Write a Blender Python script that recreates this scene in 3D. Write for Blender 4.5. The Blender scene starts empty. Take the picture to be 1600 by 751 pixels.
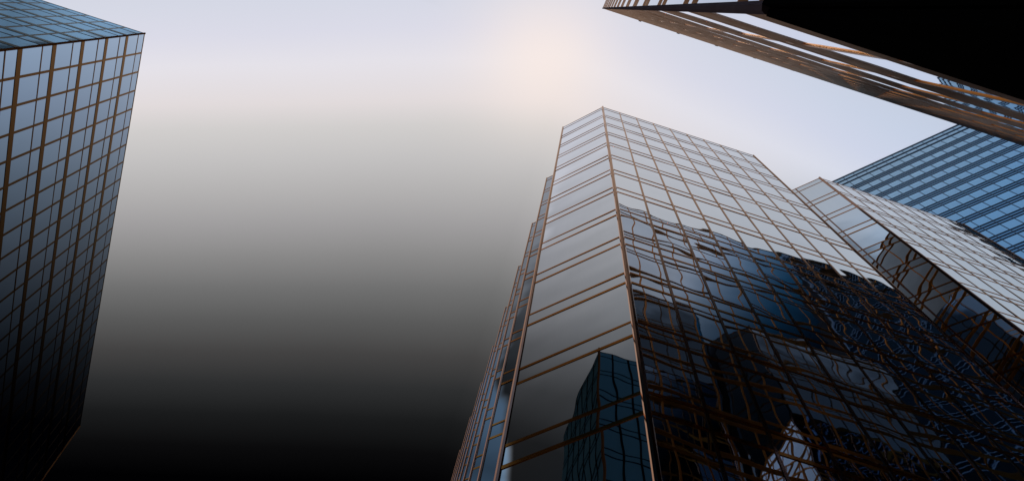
import bpy, math, random
from mathutils import Vector, Matrix, noise
random.seed(7)
C = bpy.context.scene
COL = C.collection

# ------------------------------------------------------------------ camera
FPX, CX, CY = 1086.0, 800.0, 375.5           # focal length in photo pixels
w = Vector((117.0, -375.0, FPX)).normalized()    # the zenith, in (right, down, forward)
v = Vector((.952, .306, 0)); v = (v - w * v.dot(w)).normalized()
yy = w.cross(v)
W = Matrix((v, yy, w))                        # camera (right, down, forward) -> world
EYE = Vector((0, 0, 1.7))
cd = bpy.data.cameras.new('camera'); cam = bpy.data.objects.new('camera', cd); COL.objects.link(cam)
R = W @ Matrix(((1, 0, 0), (0, -1, 0), (0, 0, -1)))
cam.matrix_world = Matrix.Translation(EYE) @ R.to_4x4()
cd.sensor_width = 36; cd.lens = FPX / 1600 * 36; cd.clip_start = .05; cd.clip_end = 6000
C.camera = cam

def project(p):
    c = W.transposed() @ (Vector(p) - EYE)
    if c.z < .5: return None
    return (CX + FPX * c.x / c.z, CY + FPX * c.y / c.z)

# ------------------------------------------------------------------ view
C.view_settings.view_transform = 'Standard'; C.view_settings.look = 'None'
C.view_settings.exposure = 0; C.view_settings.gamma = 1
C.render.engine = 'CYCLES'
C.cycles.max_bounces = 10; C.cycles.glossy_bounces = 8; C.cycles.diffuse_bounces = 3

def lin(c):
    return tuple(((x / 255 + .055) / 1.055) ** 2.4 if x / 255 > .04045 else x / 255 / 12.92 for x in c) + (1,)

# ------------------------------------------------------------------ sky: a bright overcast patch overhead that
# falls off to an added black fade ahead (+Y) and blue-grey glow behind (-Y)
wd = bpy.data.worlds.new('World'); C.world = wd; wd.use_nodes = True
nt = wd.node_tree; nt.nodes.clear(); N = nt.nodes.new; L = nt.links.new
def M(op, a, b=None, c=None):
    n = N('ShaderNodeMath'); n.operation = op
    for i, q in enumerate((a, b, c)):
        if q is None: continue
        if isinstance(q, (int, float)): n.inputs[i].default_value = q
        else: L(q, n.inputs[i])
    return n.outputs[0]
tc = N('ShaderNodeTexCoord'); sp = N('ShaderNodeSeparateXYZ'); L(tc.outputs['Generated'], sp.inputs[0])
X, Y, Z = sp.outputs
zz = M('MAXIMUM', Z, .02)
SX = M('DIVIDE', X, zz); SY = M('DIVIDE', Y, zz)
neg = M('MINIMUM', SX, 0); pos = M('MAXIMUM', SX, 0)
sm = N('ShaderNodeMapRange'); sm.interpolation_type = 'SMOOTHSTEP'; L(SY, sm.inputs[0]); sm.inputs[1].default_value = .1; sm.inputs[2].default_value = .3
t = M('ADD', M('MULTIPLY', SY, .947), M('ADD', M('MULTIPLY', neg, .32), M('ADD', M('MULTIPLY', pos, -.1), M('MULTIPLY', sm.outputs[0], M('MULTIPLY', M('MAXIMUM', M('SUBTRACT', SX, .27), 0), 1.6)))))
nz = N('ShaderNodeTexNoise'); nz.inputs['Scale'].default_value = 2.2; nz.inputs['Detail'].default_value = 3
L(tc.outputs['Generated'], nz.inputs['Vector'])
t = M('ADD', t, M('MULTIPLY', M('SUBTRACT', nz.outputs['Fac'], .5), .025))
T0, T1 = -1.2, 1.0
fac = M('DIVIDE', M('SUBTRACT', t, T0), T1 - T0)
def t_of_y(y):
    y -= 375.5; return (.945 * y + 351) / (-.325 * y + 1021)
def t_of(x, y):
    d = W @ Vector((x - CX, y - CY, FPX)); X_, Y_ = d.x / d.z, d.y / d.z
    q = min(1, max(0, (Y_ - .1) / .2)); q = q * q * (3 - 2 * q)
    return .947 * Y_ + .32 * min(X_, 0) - max(X_, 0) * .1
stops = [(-1.15, (165, 188, 215)), (-.85, (128, 158, 192)), (-.62, (140, 172, 205)), (-.50, (168, 182, 200)), (-.36, (174, 178, 184)),  # first stops raised, an added glow lighting the leaning tower's -Y face
         (-.22, (190, 192, 198)), (-.10, (206, 208, 218))]
for y, c in ((0, (213, 216, 229)), (50, (219, 219, 232)), (100, (229, 226, 233)), (160, (226, 219, 220)), (200, (209, 206, 205)),
             (250, (195, 193, 193)), (300, (179, 177, 177)), (350, (160, 158, 159)), (400, (137, 136, 136)), (450, (112, 112, 112)),
             (500, (90, 90, 90)), (550, (68, 67, 67)), (600, (46, 47, 48)), (650, (26, 27, 28)), (700, (11, 11, 12)), (751, (1, 1, 2))):
    stops.append((t_of(480, y), c))
ramp = N('ShaderNodeValToRGB'); L(fac, ramp.inputs[0]); cr = ramp.color_ramp
for i, (a, c) in enumerate(stops):
    p = (a - T0) / (T1 - T0)
    e = cr.elements[i] if i < 2 else cr.elements.new(p)
    e.position = p; e.color = lin(c)
# soft glow where the sun stands behind the cloud
SUN = (W @ Vector((850 - CX, 90 - CY, FPX))).normalized()
dp = N('ShaderNodeVectorMath'); dp.operation = 'DOT_PRODUCT'; L(tc.outputs['Generated'], dp.inputs[0]); dp.inputs[1].default_value = SUN
g = M('POWER', M('MAXIMUM', dp.outputs['Value'], 0), 230)
glow = N('ShaderNodeMix'); glow.data_type = 'RGBA'; L(M('MULTIPLY', g, .65), glow.inputs['Factor'])
L(ramp.outputs[0], glow.inputs['A']); glow.inputs['B'].default_value = lin((255, 238, 228))
# the sky is a little bluer towards +X
bl = N('ShaderNodeMix'); bl.data_type = 'RGBA'; bl.blend_type = 'MULTIPLY'
bf = N('ShaderNodeMapRange'); L(X, bf.inputs[0]); bf.inputs[1].default_value = .12; bf.inputs[2].default_value = .55; L(bf.outputs[0], bl.inputs['Factor'])
L(glow.outputs['Result'], bl.inputs['A']); bl.inputs['B'].default_value = (.80, .90, 1.0, 1)
# added unseen dark and blue sky zones, tuned for what the glass mirrors
nX = M('MULTIPLY', SX, -1)
def mult(st):
    br = N('ShaderNodeValToRGB'); cb = br.color_ramp; L(nX, br.inputs[0])
    for i, (p, q) in enumerate(st):
        e = cb.elements[i] if i < 2 else cb.elements.new(p)
        e.position = p; e.color = (q, q, q, 1)
    return br.outputs[0]
def smooth(x, a, b):
    n = N('ShaderNodeMapRange'); n.interpolation_type = 'SMOOTHSTEP'; L(x, n.inputs[0]); n.inputs[1].default_value = a; n.inputs[2].default_value = b
    return n.outputs[0]
lo = mult(((.18, 1), (.26, .84), (.35, .62), (.46, .36), (.53, .20), (.60, .10), (.70, .03), (.84, .02), (1.0, .9)))
hi = mult(((.18, 1), (.3, .92), (.45, .72), (.56, .75), (.66, .88), (.72, .7), (.78, .42), (.92, .95)))
mixy = smooth(M('ADD', SY, M('MULTIPLY', M('MAXIMUM', M('SUBTRACT', nX, .59), 0), .4)), -.058, -.038)
sky_dim = M('ADD', M('MULTIPLY', lo, M('SUBTRACT', 1, mixy)), M('MULTIPLY', hi, mixy))
sky_dim = M('MAXIMUM', sky_dim, smooth(SY, .0, .07))
dim = M('MULTIPLY', M('MULTIPLY', smooth(SX, -.17, -.27), smooth(SY, -.2, -.36)), smooth(SX, -1.1, -.85))
sky_dim = M('MULTIPLY', sky_dim, M('SUBTRACT', 1, M('MULTIPLY', dim, .95)))
bk = N('ShaderNodeMix'); bk.data_type = 'RGBA'; bk.blend_type = 'MULTIPLY'; bk.inputs['Factor'].default_value = 1
q1 = N('ShaderNodeMapRange'); q1.interpolation_type = 'SMOOTHSTEP'; L(SX, q1.inputs[0]); q1.inputs[1].default_value = -.03; q1.inputs[2].default_value = .08
q2 = N('ShaderNodeMapRange'); q2.interpolation_type = 'SMOOTHSTEP'; L(SY, q2.inputs[0]); q2.inputs[1].default_value = -.26; q2.inputs[2].default_value = -.45
sky_dim = M('MULTIPLY', sky_dim, M('SUBTRACT', 1, M('MULTIPLY', M('MULTIPLY', q1.outputs[0], q2.outputs[0]), M('MULTIPLY', smooth(SX, 1.3, .95), M('MULTIPLY', smooth(SY, -1.4, -1.0), .94)))))
b2 = N('ShaderNodeMix'); b2.data_type = 'RGBA'; b2.blend_type = 'MULTIPLY'
bf = N('ShaderNodeMapRange'); L(SX, bf.inputs[0]); bf.inputs[1].default_value = .25; bf.inputs[2].default_value = .42
L(M('MULTIPLY', bf.outputs[0], sm.outputs[0]), b2.inputs['Factor']); L(bl.outputs['Result'], b2.inputs['A']); b2.inputs['B'].default_value = (.12, .5, .9, 1)
b3 = N('ShaderNodeMix'); b3.data_type = 'RGBA'; b3.blend_type = 'MULTIPLY'
L(M('MULTIPLY', M('MULTIPLY', smooth(nX, .48, .62), mixy), M('SUBTRACT', 1, smooth(SY, .0, .07))), b3.inputs['Factor'])
L(b2.outputs['Result'], b3.inputs['A']); b3.inputs['B'].default_value = (.66, 1.0, 1.35, 1)
L(b3.outputs['Result'], bk.inputs['A']); L(sky_dim, bk.inputs['B'])
bg = N('ShaderNodeBackground'); L(bk.outputs['Result'], bg.inputs[0]); bg.inputs[1].default_value = 1
wo = N('ShaderNodeOutputWorld'); L(bg.outputs[0], wo.inputs[0])

# ------------------------------------------------------------------ sun
sd = bpy.data.lights.new('sun', 'SUN'); so = bpy.data.objects.new('sun', sd); COL.objects.link(so)
sd.energy = .9; sd.angle = math.radians(4); sd.color = (1, .86, .7)
so.rotation_euler = SUN.to_track_quat('Z', 'Y').to_euler(); so.location = (0, 0, 400)

# ------------------------------------------------------------------ materials
def mat(name):
    m = bpy.data.materials.new(name); m.use_nodes = True
    return m, m.node_tree, m.node_tree.nodes['Principled BSDF']

def glass(name, col, bump=.0032, scale=.22, rough=.012, dirt=.12, metallic=1):
    m, t, b = mat(name)
    b.inputs['Specular IOR Level'].default_value = .5 if metallic else 0
    b.inputs['Metallic'].default_value = metallic; b.inputs['Roughness'].default_value = rough
    geo = t.nodes.new('ShaderNodeNewGeometry'); at = t.nodes.new('ShaderNodeAttribute'); at.attribute_name = 'pane_off'
    add = t.nodes.new('ShaderNodeVectorMath'); add.operation = 'ADD'
    t.links.new(geo.outputs['Position'], add.inputs[0]); t.links.new(at.outputs['Vector'], add.inputs[1])
    n = t.nodes.new('ShaderNodeTexNoise'); n.inputs['Scale'].default_value = scale; n.inputs['Detail'].default_value = .6
    t.links.new(add.outputs[0], n.inputs['Vector'])
    bp = t.nodes.new('ShaderNodeBump'); bp.inputs['Strength'].default_value = 1; bp.inputs['Distance'].default_value = bump * 10
    t.links.new(n.outputs['Fac'], bp.inputs['Height']); t.links.new(bp.outputs[0], b.inputs['Normal'])
    # faint water streaks and a slight tint change from pane to pane
    mp = t.nodes.new('ShaderNodeMapping'); mp.inputs['Scale'].default_value = (1.6, 1.6, .12)
    t.links.new(add.outputs[0], mp.inputs[0])
    s = t.nodes.new('ShaderNodeTexNoise'); s.inputs['Scale'].default_value = 1.5; s.inputs['Detail'].default_value = 6
    t.links.new(mp.outputs[0], s.inputs['Vector'])
    sx = t.nodes.new('ShaderNodeSeparateXYZ'); t.links.new(at.outputs['Vector'], sx.inputs[0])
    pr = t.nodes.new('ShaderNodeMath'); pr.operation = 'MULTIPLY'; t.links.new(sx.outputs[0], pr.inputs[0]); pr.inputs[1].default_value = .0022
    ad = t.nodes.new('ShaderNodeMath'); ad.operation = 'MULTIPLY_ADD'; t.links.new(s.outputs['Fac'], ad.inputs[0]); ad.inputs[1].default_value = dirt
    t.links.new(pr.outputs[0], ad.inputs[2])
    mx = t.nodes.new('ShaderNodeMix'); mx.data_type = 'RGBA'
    t.links.new(ad.outputs[0], mx.inputs['Factor']); mx.inputs['A'].default_value = (*col, 1); mx.inputs['B'].default_value = (col[0] * .55, col[1] * .6, col[2] * .65, 1)
    t.links.new(mx.outputs['Result'], b.inputs['Base Color'])
    return m

def metal(name, col, rough=.38, metallic=.75):
    m, t, b = mat(name)
    b.inputs['Metallic'].default_value = metallic
    if metallic == 1: b.inputs['Specular Tint'].default_value = (1, .78, .6, 1)
    if metallic == 0: b.inputs['Specular IOR Level'].default_value = 0
    tc = t.nodes.new('ShaderNodeNewGeometry')
    n = t.nodes.new('ShaderNodeTexNoise'); n.inputs['Scale'].default_value = 1.3; n.inputs['Detail'].default_value = 5
    t.links.new(tc.outputs['Position'], n.inputs['Vector'])
    mx = t.nodes.new('ShaderNodeMix'); mx.data_type = 'RGBA'; t.links.new(n.outputs['Fac'], mx.inputs['Factor'])
    mx.inputs['A'].default_value = (*[c * .75 for c in col], 1); mx.inputs['B'].default_value = (*[c * 1.2 for c in col], 1)
    t.links.new(mx.outputs['Result'], b.inputs['Base Color'])
    mr = t.nodes.new('ShaderNodeMapRange'); t.links.new(n.outputs['Fac'], mr.inputs[0]); mr.inputs[3].default_value = rough * .75; mr.inputs[4].default_value = rough * 1.3
    t.links.new(mr.outputs[0], b.inputs['Roughness'])
    return m

MT = dict(
    glass=glass('neutral_mirror_glass', (.86, .86, .87)),
    glass_blue=glass('blue_mirror_glass', (.46, .68, 1.0), bump=.0015, dirt=.08),
    glass_lit=glass('brightened_blue_glass', (.45, .80, 1.0), bump=.0015, metallic=.3),  # copy of the blue glass with brightness put into its colour
    glass_near=glass('clear_blue_mirror_glass', (.60, .73, .92), bump=.0005, scale=.5),
    glass_far=glass('deep_blue_mirror_glass', (.40, .58, .72), bump=.001, dirt=.2),
    spandrel_far=glass('dark_blue_spandrel_glass', (.18, .31, .44), bump=.001, rough=.05, dirt=.3),  # colour lightened to stand in for haze
    copper=metal('bronze_anodised_frame', (.50, .175, .036), .09, 1),
    bronze=metal('brown_bronze_band', (.055, .022, .011), .12, 1),
    matte=metal('matte_bronze', (.12, .045, .015), .7, 0),
    tr=metal('orange_bronze_band', (.30, .10, .014), .3, 1),
    steel=metal('dark_blue_steel_frame', (.15, .21, .29), .35),  # frame colour lightened, haze painted in
    column=metal('weathered_copper_column', (.24, .135, .11), .09, 1),
    column_near=metal('purple_grey_column', (.17, .12, .13), .6, 0),
    black=metal('black_granite', (.006, .006, .006), .8, 0),
    glass_shaded=glass('shaded_mirror_glass', (.15, .18, .21)),  # darker copy of the neutral glass, shade put into its colour
    glass_teal=glass('dark_teal_glass', (.07, .15, .19), bump=.0032, metallic=0),
    core=metal('dark_concrete', (.05, .05, .055), .8, 0),
)

# ------------------------------------------------------------------ building kit
class Kit:
    """collects the parts of one building; the 100 of a kind that show largest become parts, the rest one stuff part"""
    def __init__(s, name, label, cat, base, group=None):
        s.root = bpy.data.objects.new(name, None); COL.objects.link(s.root); s.root.location = base
        s.root.empty_display_size = 3
        s.root['label'] = label; s.root['category'] = cat
        if group: s.root['group'] = group
        s.items = {}
    def add(s, kind, verts, faces, m, off=None):
        s.items.setdefault((kind, m), []).append((verts, faces, off))
    def box(s, kind, o, a, b, c, m):       # corner o, edge vectors a, b, c
        vs = [o, o + a, o + a + b, o + b, o + c, o + a + c, o + a + b + c, o + b + c]
        s.add(kind, vs, [(0, 3, 2, 1), (4, 5, 6, 7), (0, 1, 5, 4), (1, 2, 6, 5), (2, 3, 7, 6), (3, 0, 4, 7)], m)
    def build(s):
        base = s.root.location
        def mesh(kind, its, m, stuff):
            vs, fs, offs = [], [], []
            for v_, f_, o_ in its:
                k = len(vs); vs += [tuple(q - base) for q in v_]; fs += [tuple(i + k for i in f) for f in f_]
                offs += [o_ or (0, 0, 0)] * len(v_)
            me = bpy.data.meshes.new(kind); me.from_pydata(vs, [], fs); me.update()
            if its[0][2]:
                a = me.attributes.new('pane_off', 'FLOAT_VECTOR', 'POINT')
                a.data.foreach_set('vector', [x for o in offs for x in o])
            me.materials.append(MT[m])
            ob = bpy.data.objects.new(kind, me); COL.objects.link(ob); ob.parent = s.root
            if stuff: ob['kind'] = 'stuff'
            return ob
        kinds = {}
        for (kind, m), its in s.items.items():
            for it in its:
                ps = [project(q) for q in it[0]]; ps = [p for p in ps if p]
                if len(ps) < len(it[0]): A = 0
                else:
                    x0 = max(0, min(p[0] for p in ps)); x1 = min(1600, max(p[0] for p in ps))
                    y0 = max(0, min(p[1] for p in ps)); y1 = min(751, max(p[1] for p in ps))
                    A = max(0, x1 - x0) * max(0, y1 - y0)
                kinds.setdefault(kind, []).append((A, m, it))
        for kind, l in kinds.items():
            l.sort(key=lambda q: -q[0])
            n = 100 if len(l) > 100 else len(l)
            for A, m, it in l[:n]: mesh(kind, [it], m, False)
            rest = {}
            for A, m, it in l[n:]: rest.setdefault(m, []).append(it)
            for m, its in rest.items(): mesh(kind, its, m, True)

def pane(K, kind, P, D, E, s0, s1, t0, t1, n, m, tilt):
    """one glass pane: along D from s0 to s1, down E from t0 to t1, each set a hair out of true"""
    c = P + D * ((s0 + s1) / 2) + E * ((t0 + t1) / 2)
    a, b = random.gauss(0, tilt), random.gauss(0, tilt)
    hs, ht = (s1 - s0) / 2, (t1 - t0) / 2
    vs = [c + D * (i * hs) + E * (j * ht) + n * (i * hs * a + j * ht * b) for i, j in ((-1, -1), (1, -1), (1, 1), (-1, 1))]
    f = (0, 1, 2, 3)
    if (vs[1] - vs[0]).cross(vs[3] - vs[0]).dot(n) < 0: f = (0, 3, 2, 1)
    r = random.random
    K.add(kind, vs, [f], m, (r() * 90, r() * 90, r() * 90))

def facade(K, A, B, H, lean, spec, s_list=None, corner=(0, 0)):
    """curtain wall hung from roof line A->B (points at roof height) down to the ground"""
    A = Vector((*A, H)); B = Vector((*B, H)); D = B - A; Ln = D.length; D.normalize()
    E = Vector((-lean[0], -lean[1], -1))           # one metre down along the facade
    n = D.cross(Vector((0, 0, 1))).normalized()     # outward, footprint counter-clockwise from above
    n = (n - E.normalized() * n.dot(E.normalized())).normalized()
    bottom = H - spec.get('stop', 0)
    bay = spec['bay']
    if s_list is None:
        k = max(1, round(Ln / bay)); s_list = [Ln * i / k for i in range(k + 1)]
    rows = [r for r in spec['rows'](bottom)]
    for t0, t1, kind, m in rows:
        for s0, s1 in zip(s_list, s_list[1:]):
            pane(K, kind, A, D, E, s0, s1, t0, t1, n, m, spec['tilt'])
    for i, s in enumerate(s_list):                  # vertical mullions
        end = i in (0, len(s_list) - 1)
        wd_ = spec['mull'][0]; dp_ = spec['mull'][1]
        if end: continue
        K.box('mullion', A + D * (s - wd_ / 2) - n * .05, D * wd_, n * (dp_ + .05), E * bottom, spec['mull'][2])
    for tt, h, d, m, kind in spec['rails'](bottom):
        if m == 'tr':                               # tapered ledge: thin lip on top, long sloping underside
            o = A + D * .003 + E * (tt - .04) - n * .02; a = D * (Ln - .006)
            q = [o, o + n * (d + .02), o + n * (d + .02) + E * .08, o + n * .022 + E * .62, o + E * .62]
            K.add(kind, q + [x + a for x in q], [(0, 1, 2, 3, 4), (9, 8, 7, 6, 5)] + [(i, i + 5, (i + 1) % 5 + 5, (i + 1) % 5) for i in range(5)], m)
            continue
        K.box(kind, A + D * .003 + E * (tt - h / 2) - n * .05, D * (Ln - .006), n * (d + .05), E * h, m)
    return bottom

def corner_column(K, P, H, lean, size, m, bottom, rot, name='corner_column'):
    E = Vector((-lean[0], -lean[1], -1))
    k = 8; pts = [Vector((P[0], P[1], H + .05)) + Vector((math.cos(rot + 2 * math.pi * i / k), math.sin(rot + 2 * math.pi * i / k), 0)) * size for i in range(k)]
    vs = pts + [p + E * bottom for p in pts]
    fs = [(i, i + k, (i + 1) % k + k, (i + 1) % k) for i in range(k)] + [tuple(range(k)), tuple(reversed(range(k, 2 * k)))]
    K.add(name, vs, fs, m)

def core(K, foot, H, lean, m='core', name='core', inset=.35, top=-.2, bot=None):
    cx = sum(p[0] for p in foot) / len(foot); cy = sum(p[1] for p in foot) / len(foot)
    k = len(foot); pts = []
    for i in range(k):                             # inset polygon
        a, b, c = Vector(foot[i - 1]), Vector(foot[i]), Vector(foot[(i + 1) % k])
        d1 = (b - a).normalized(); d2 = (c - b).normalized()
        n1 = Vector((-d1.y, d1.x)); n2 = Vector((-d2.y, d2.x)); q = (n1 + n2)
        q = q / max(.35, q.length_squared) * 2 if q.length > .01 else n1
        pts.append(b + q * inset)
    hb = bot if bot is not None else H
    vs = [Vector((p.x, p.y, H + top)) for p in pts] + [Vector((p.x - lean[0] * hb, p.y - lean[1] * hb, H - hb)) for p in pts]
    fs = [(i, (i + 1) % k, (i + 1) % k + k, i + k) for i in range(k)] + [tuple(reversed(range(k))), tuple(range(k, 2 * k))]
    K.add(name, vs, fs, m)

# ---- facade patterns
def cop_rails(bottom, d=.035, m='copper'):
    out = [(.12, .22, d, m, 'floor_rail'), (2.2, .20, d, m, 'floor_rail')]
    t_ = 9.9
    while t_ + 1 < bottom:
        out += [(t_ - .9, .23, d, m, 'floor_rail'), (t_ + .9, .28, d, m, 'floor_rail')]; t_ += 8.05
    return out
def cop_rows(bottom, m='glass'):
    out = [(.1, 2.2, 'spandrel_pane', m)]; last = 2.2; t_ = 9.9
    while t_ + 1 < bottom:
        out += [(last, t_ - .9, 'glass_pane', m), (t_ - .9, t_ + .9, 'spandrel_pane', m)]; last = t_ + .9; t_ += 8.05
    out.append((last, bottom, 'glass_pane', m)); return out
COPPER = dict(bay=3.2, rows=cop_rows, rails=cop_rails, mull=(.19, .05, 'column'), tilt=.0022)

# ------------------------------------------------------------------ ground
def sheet(name, x0, y0, x1, y1, z, m):
    me = bpy.data.meshes.new(name); me.from_pydata([(x0, y0, z), (x1, y0, z), (x1, y1, z), (x0, y1, z)], [], [(0, 1, 2, 3)])
    me.materials.append(m); o = bpy.data.objects.new(name, me); COL.objects.link(o); o['kind'] = 'structure'; return o
sheet('ground', -3000, -3000, 3000, 3000, 0, metal('asphalt', (.05, .05, .052), .85, 0))
pv = metal('stone_paving', (.06, .055, .05), .8, 0)
def slab(name, x0, y0, x1, y1, z):
    me = bpy.data.meshes.new(name)
    me.from_pydata([(x, y, q) for q in (-.05, z) for x, y in ((x0, y0), (x1, y0), (x1, y1), (x0, y1))], [],
                   [(4, 5, 6, 7), (0, 1, 5, 4), (1, 2, 6, 5), (2, 3, 7, 6), (3, 0, 4, 7)])
    me.materials.append(pv); o = bpy.data.objects.new(name, me); COL.objects.link(o); o['kind'] = 'structure'
slab('plaza', -75, -40, 14, 4.2, .13)
pv = metal('dark_paving', (.05, .05, .05), .8, 0)
slab('pavement', -75, 12.8, 120, 24, .13)
# road with a dashed centre line between the kerbs
wl = metal('road_paint', (.75, .75, .72), .7, 0)
sheet('road', -600, 4.2, 600, 12.8, .004, metal('road_asphalt', (.045, .045, .047), .85, 0))
for i in range(12): sheet('road_marking', -60 + i * 12, 8.43, -57 + i * 12, 8.57, .008, wl)

# ------------------------------------------------------------------ stepped tower in the middle
Z0 = 1.7; HT = 128.3 + Z0
def serr(y): return (2.95 + (y - 22.5) * .009, y)
foot = [(8.65, 16.55), (37.45, 16.55), (42.0, 21.1), (42.0, 115.0), (12.0, 115.0)]
ys = [22.5, 32.35, 41.8, 51.2, 60.6, 69.9, 79.0, 88.0, 97.0, 106.0]
teeth = []
for y0, y1 in zip(ys, ys[1:]):
    teeth.append(((serr(y1)[0] + 4.3, y1 - 4.3), serr(y1)))     # inner corner, outer corner
left = []
for a, b in reversed(teeth): left += [b, a]
foot += left + [(2.95, 22.25)]
K = Kit('glass_tower', 'tallest-looking mirror glass tower in the middle, copper double rails and saw-toothed left side',
        'skyscraper', (22, 50, 0), 'twin copper-railed glass towers')
core(K, foot, HT, (0, 0))
facade(K, (8.65, 16.55), (37.45, 16.55), HT, (0, 0), COPPER)
facade(K, (2.95, 22.25), (8.65, 16.55), HT, (0, 0), COPPER, [0, 8.06])
for i, (a, b) in enumerate(teeth):
    Ln = math.hypot(a[0] - b[0], a[1] - b[1])
    facade(K, b, a, HT, (0, 0), dict(COPPER, rows=lambda q: cop_rows(q, 'glass_shaded')), [0, Ln])  # strips take the glass copy darkened for the fade
    prev = (2.95, 22.25) if i == 0 else teeth[i - 1][1]
    Ln = math.hypot(a[0] - prev[0], a[1] - prev[1]); facade(K, a, prev, HT, (0, 0), COPPER, [0, Ln])
    corner_column(K, b, HT, (0, 0), .13, 'column', HT, .2, 'corner_column')
facade(K, (37.45, 16.55), (42.0, 21.1), HT, (0, 0), dict(COPPER, rows=lambda q: cop_rows(q, 'glass_shaded')), [0, 6.43])  # darkened glass copy here to quieten bright reflections
corner_column(K, (8.65, 16.55), HT, (0, 0), .2, 'column', HT, .39)
corner_column(K, (2.95, 22.25), HT, (0, 0), .16, 'column', HT, .2)
corner_column(K, (37.45, 16.55), HT, (0, 0), .14, 'column', HT, .39)
K.build()

# ------------------------------------------------------------------ its twin, further right
K = Kit('glass_tower', 'second copper-railed glass tower right of the stepped one, in front of the blue gridded tower',
        'skyscraper', (62, 40, 0), 'twin copper-railed glass towers')
t0 = (50.18, 16.72); t1 = (77.7, 16.72); tl = (44.35, 22.55)
ft = [t0, t1, (80.7, 19.7), (80.7, 70), (44.35, 70), tl]
core(K, ft, HT, (0, 0))
facade(K, t0, t1, HT, (0, 0), COPPER)
Ln = math.hypot(tl[0] - t0[0], tl[1] - t0[1])
facade(K, tl, t0, HT, (0, 0), COPPER, [0, Ln - 4.55, Ln])
facade(K, t1, (80.7, 19.7), HT, (0, 0), COPPER, [0, 4.22])
corner_column(K, t0, HT, (0, 0), .2, 'column', HT, .39)
corner_column(K, t1, HT, (0, 0), .14, 'column', HT, .39)
K.build()

# ------------------------------------------------------------------ tower right overhead
lean = (.002, .0104)
K = Kit('overhead_tower', 'dark bronze-banded tower seen from its foot, cutting off the top right corner of the sky',
        'skyscraper', (45, -18, 0))
c0 = (3.08, .465); c1 = (110., .465 + .004 * 107)
c3 = (3.08 + 3.1, .465 - 34)
fo = [c3, (110., c3[1]), c1, c0]
core(K, fo, HT, lean)
PB = 12.2 + Z0
NEAR = dict(bay=3.2, rows=lambda b: cop_rows(b, 'glass_near'), rails=lambda b: cop_rails(b, .065, 'tr'), mull=(.2, .03, 'tr'), tilt=.0003, stop=PB)
facade(K, c1, c0, HT, lean, NEAR)
facade(K, c0, c3, HT, lean, NEAR)
corner_column(K, c0, HT, lean, .12, 'column_near', HT - PB, .1)
for i in range(1, 16):                          # little brackets under the roof edge
    q = Vector((c0[0] + 6.97 * i - .4, c0[1], HT))
    K.box('roof_bracket', q, Vector((.45, 0, 0)), Vector((0, .22, 0)), Vector((0, 0, -.5)), 'matte')
# black granite base storeys
E = Vector((-lean[0], -lean[1], -1)); tt = HT - PB
low = [Vector((p[0], p[1], HT)) + E * tt for p in fo]
for i in (2, 3):
    a, b = low[i], low[(i + 1) % 4]; D = (b - a); Ln = D.length; D.normalize(); n = D.cross(Vector((0, 0, 1))).normalized()
    k = int(Ln // 3.2)
    for j in range(k + 1):
        s0 = j * 3.2; s1 = min(Ln, s0 + 3.19)
        if s1 - s0 > .2:
            for r in range(4):
                K.box('granite_panel', a + D * s0 + n * .02 + E * (r * PB / 4), D * (s1 - s0), n * .12, E * (PB / 4 - .01), 'black')
K.build()

# ------------------------------------------------------------------ blue gridded tower behind
lam = 2.1; HB = 128.3 * lam + Z0
def far_rows(b):
    out = [(.1, 3.6, 'glass_pane', 'glass_far'), (3.6, 7.2, 'glass_pane', 'glass_far')]; last = 7.2; t_ = 14.3
    while t_ + 2 < b:
        out += [(last, t_ - 1.5, 'glass_pane', 'glass_far'), (t_ - 1.5, t_ + 1.5, 'spandrel_pane', 'spandrel_far')]; last = t_ + 1.5; t_ += 8.
    out.append((last, b, 'glass_pane', 'glass_far')); return out
def far_rails(b):
    out = [(.3, .6, .2, 'steel', 'floor_rail'), (3.6, .6, .2, 'steel', 'floor_rail'), (7.2, .7, .2, 'steel', 'floor_rail')]; t_ = 14.3
    while t_ + 2 < b:
        for q in (-1.5, 0, 1.5): out.append((t_ + q, .28, .15, 'steel', 'floor_rail'))
        t_ += 8.
    return out
FAR = dict(bay=3.7, rows=far_rows, rails=far_rails, mull=(.2, .08, 'steel'), tilt=.0012)
K = Kit('gridded_tower', 'blue glass tower with a fine steel grid, farthest back at the right edge',
        'skyscraper', (150, 50, 0))
a = Vector((52.55, 16.72)) * lam; b = Vector((67.69, 1.28)) * lam; d = (b - a).normalized()
a = a - d * 7.; b = a + d * 55; nn = Vector((-d.y, d.x))
p = [tuple(a), tuple(b), tuple(b + nn * 45), tuple(a + nn * 45)]
core(K, p, HB, (0, 0))
facade(K, p[0], p[1], HB, (0, 0), FAR)
corner_column(K, p[0], HB, (0, 0), .4, 'steel', HB, .1)
K.build()

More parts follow.
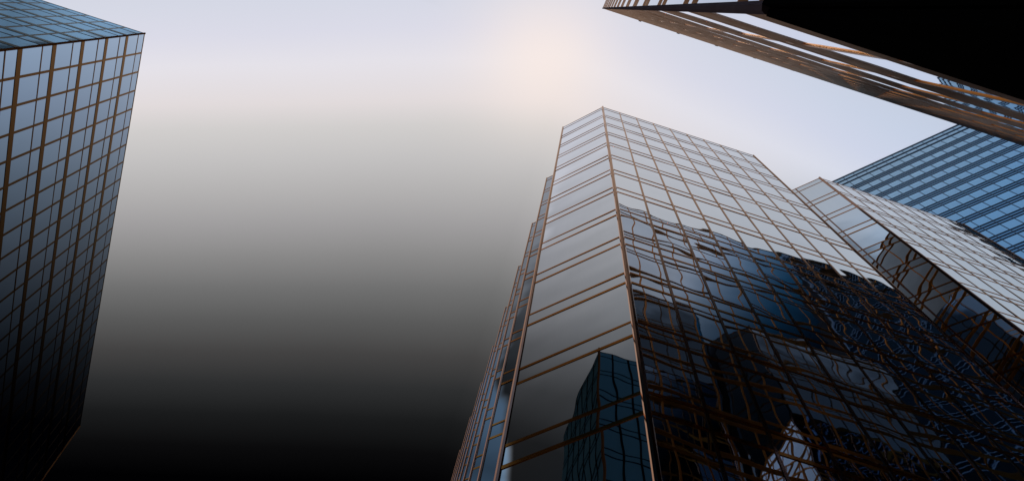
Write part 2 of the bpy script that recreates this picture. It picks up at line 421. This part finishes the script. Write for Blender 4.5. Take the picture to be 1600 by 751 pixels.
# ------------------------------------------------------------------ leaning tower on the left
sl = .862; HL = 128.3 * sl + Z0; lean = (-.277, .092)
def lf_rows(b):
    out = []; t_ = 0
    while t_ + 8.1 < b: out += [(t_, t_ + 3, 'spandrel_pane', 'glass_blue'), (t_ + 3, t_ + 8.1, 'glass_pane', 'glass_blue')]; t_ += 8.1
    out.append((t_, b, 'glass_pane', 'glass_blue')); return out
def lf_rails(b):
    out = [(.12, .3, .03, 'bronze', 'floor_rail')]; t_ = 0
    while t_ + 8.1 < b:
        out += [(t_ + 3, .2, .03, 'bronze', 'floor_rail'), (t_ + 8.1, 1.0, .04, 'bronze', 'floor_band')]; t_ += 8.1
    return out
LEFT = dict(bay=3.25, rows=lf_rows, rails=lf_rails, mull=(.3, .03, 'bronze'), tilt=.0014)
K = Kit('leaning_tower', 'blue glass tower with thick brown floor bands, at the left edge',
        'skyscraper', (-66, 50, 0))
a = Vector((-77.11, 29.46)) * sl; b = Vector((-82.39, 122.9)) * sl; c = a + Vector((-48, 0)); e = b + Vector((-48, 0))
p = [tuple(c), tuple(a), tuple(b), tuple(e)]
core(K, p, HL, lean)
facade(K, p[1], p[2], HL, lean, LEFT)
facade(K, p[0], p[1], HL, lean, dict(LEFT, rows=lambda b: [(r[0], r[1], r[2], 'glass_lit') for r in lf_rows(b)]))  # this face takes the brightened glass copy
corner_column(K, p[1], HL, lean, .14, 'matte', HL, .1)
corner_column(K, p[2], HL, lean, .12, 'matte', HL, .1)
K.build()

# ------------------------------------------------------------------ tower behind the camera, seen only mirrored in the stepped tower
K = Kit('mirrored_tower', 'bronze-railed glass tower that shows only as a reflection low in the middle tower',
        'skyscraper', (-60, -20, 0))
p = [(-61., -32.), (-38., -32.), (-37.9, 1.2), (-61., 1.2)]
core(K, p, HT, (0, 0))
TEAL = dict(COPPER, rows=lambda b: cop_rows(b, 'glass_teal'), mull=(.4, .05, 'black'), rails=lambda b: cop_rails(b, .05, 'black'))
facade(K, p[1], p[2], HT, (0, 0), TEAL); facade(K, p[2], p[3], HT, (0, 0), TEAL)
corner_column(K, p[2], HT, (0, 0), .25, 'matte', HT, .39)
K.build()
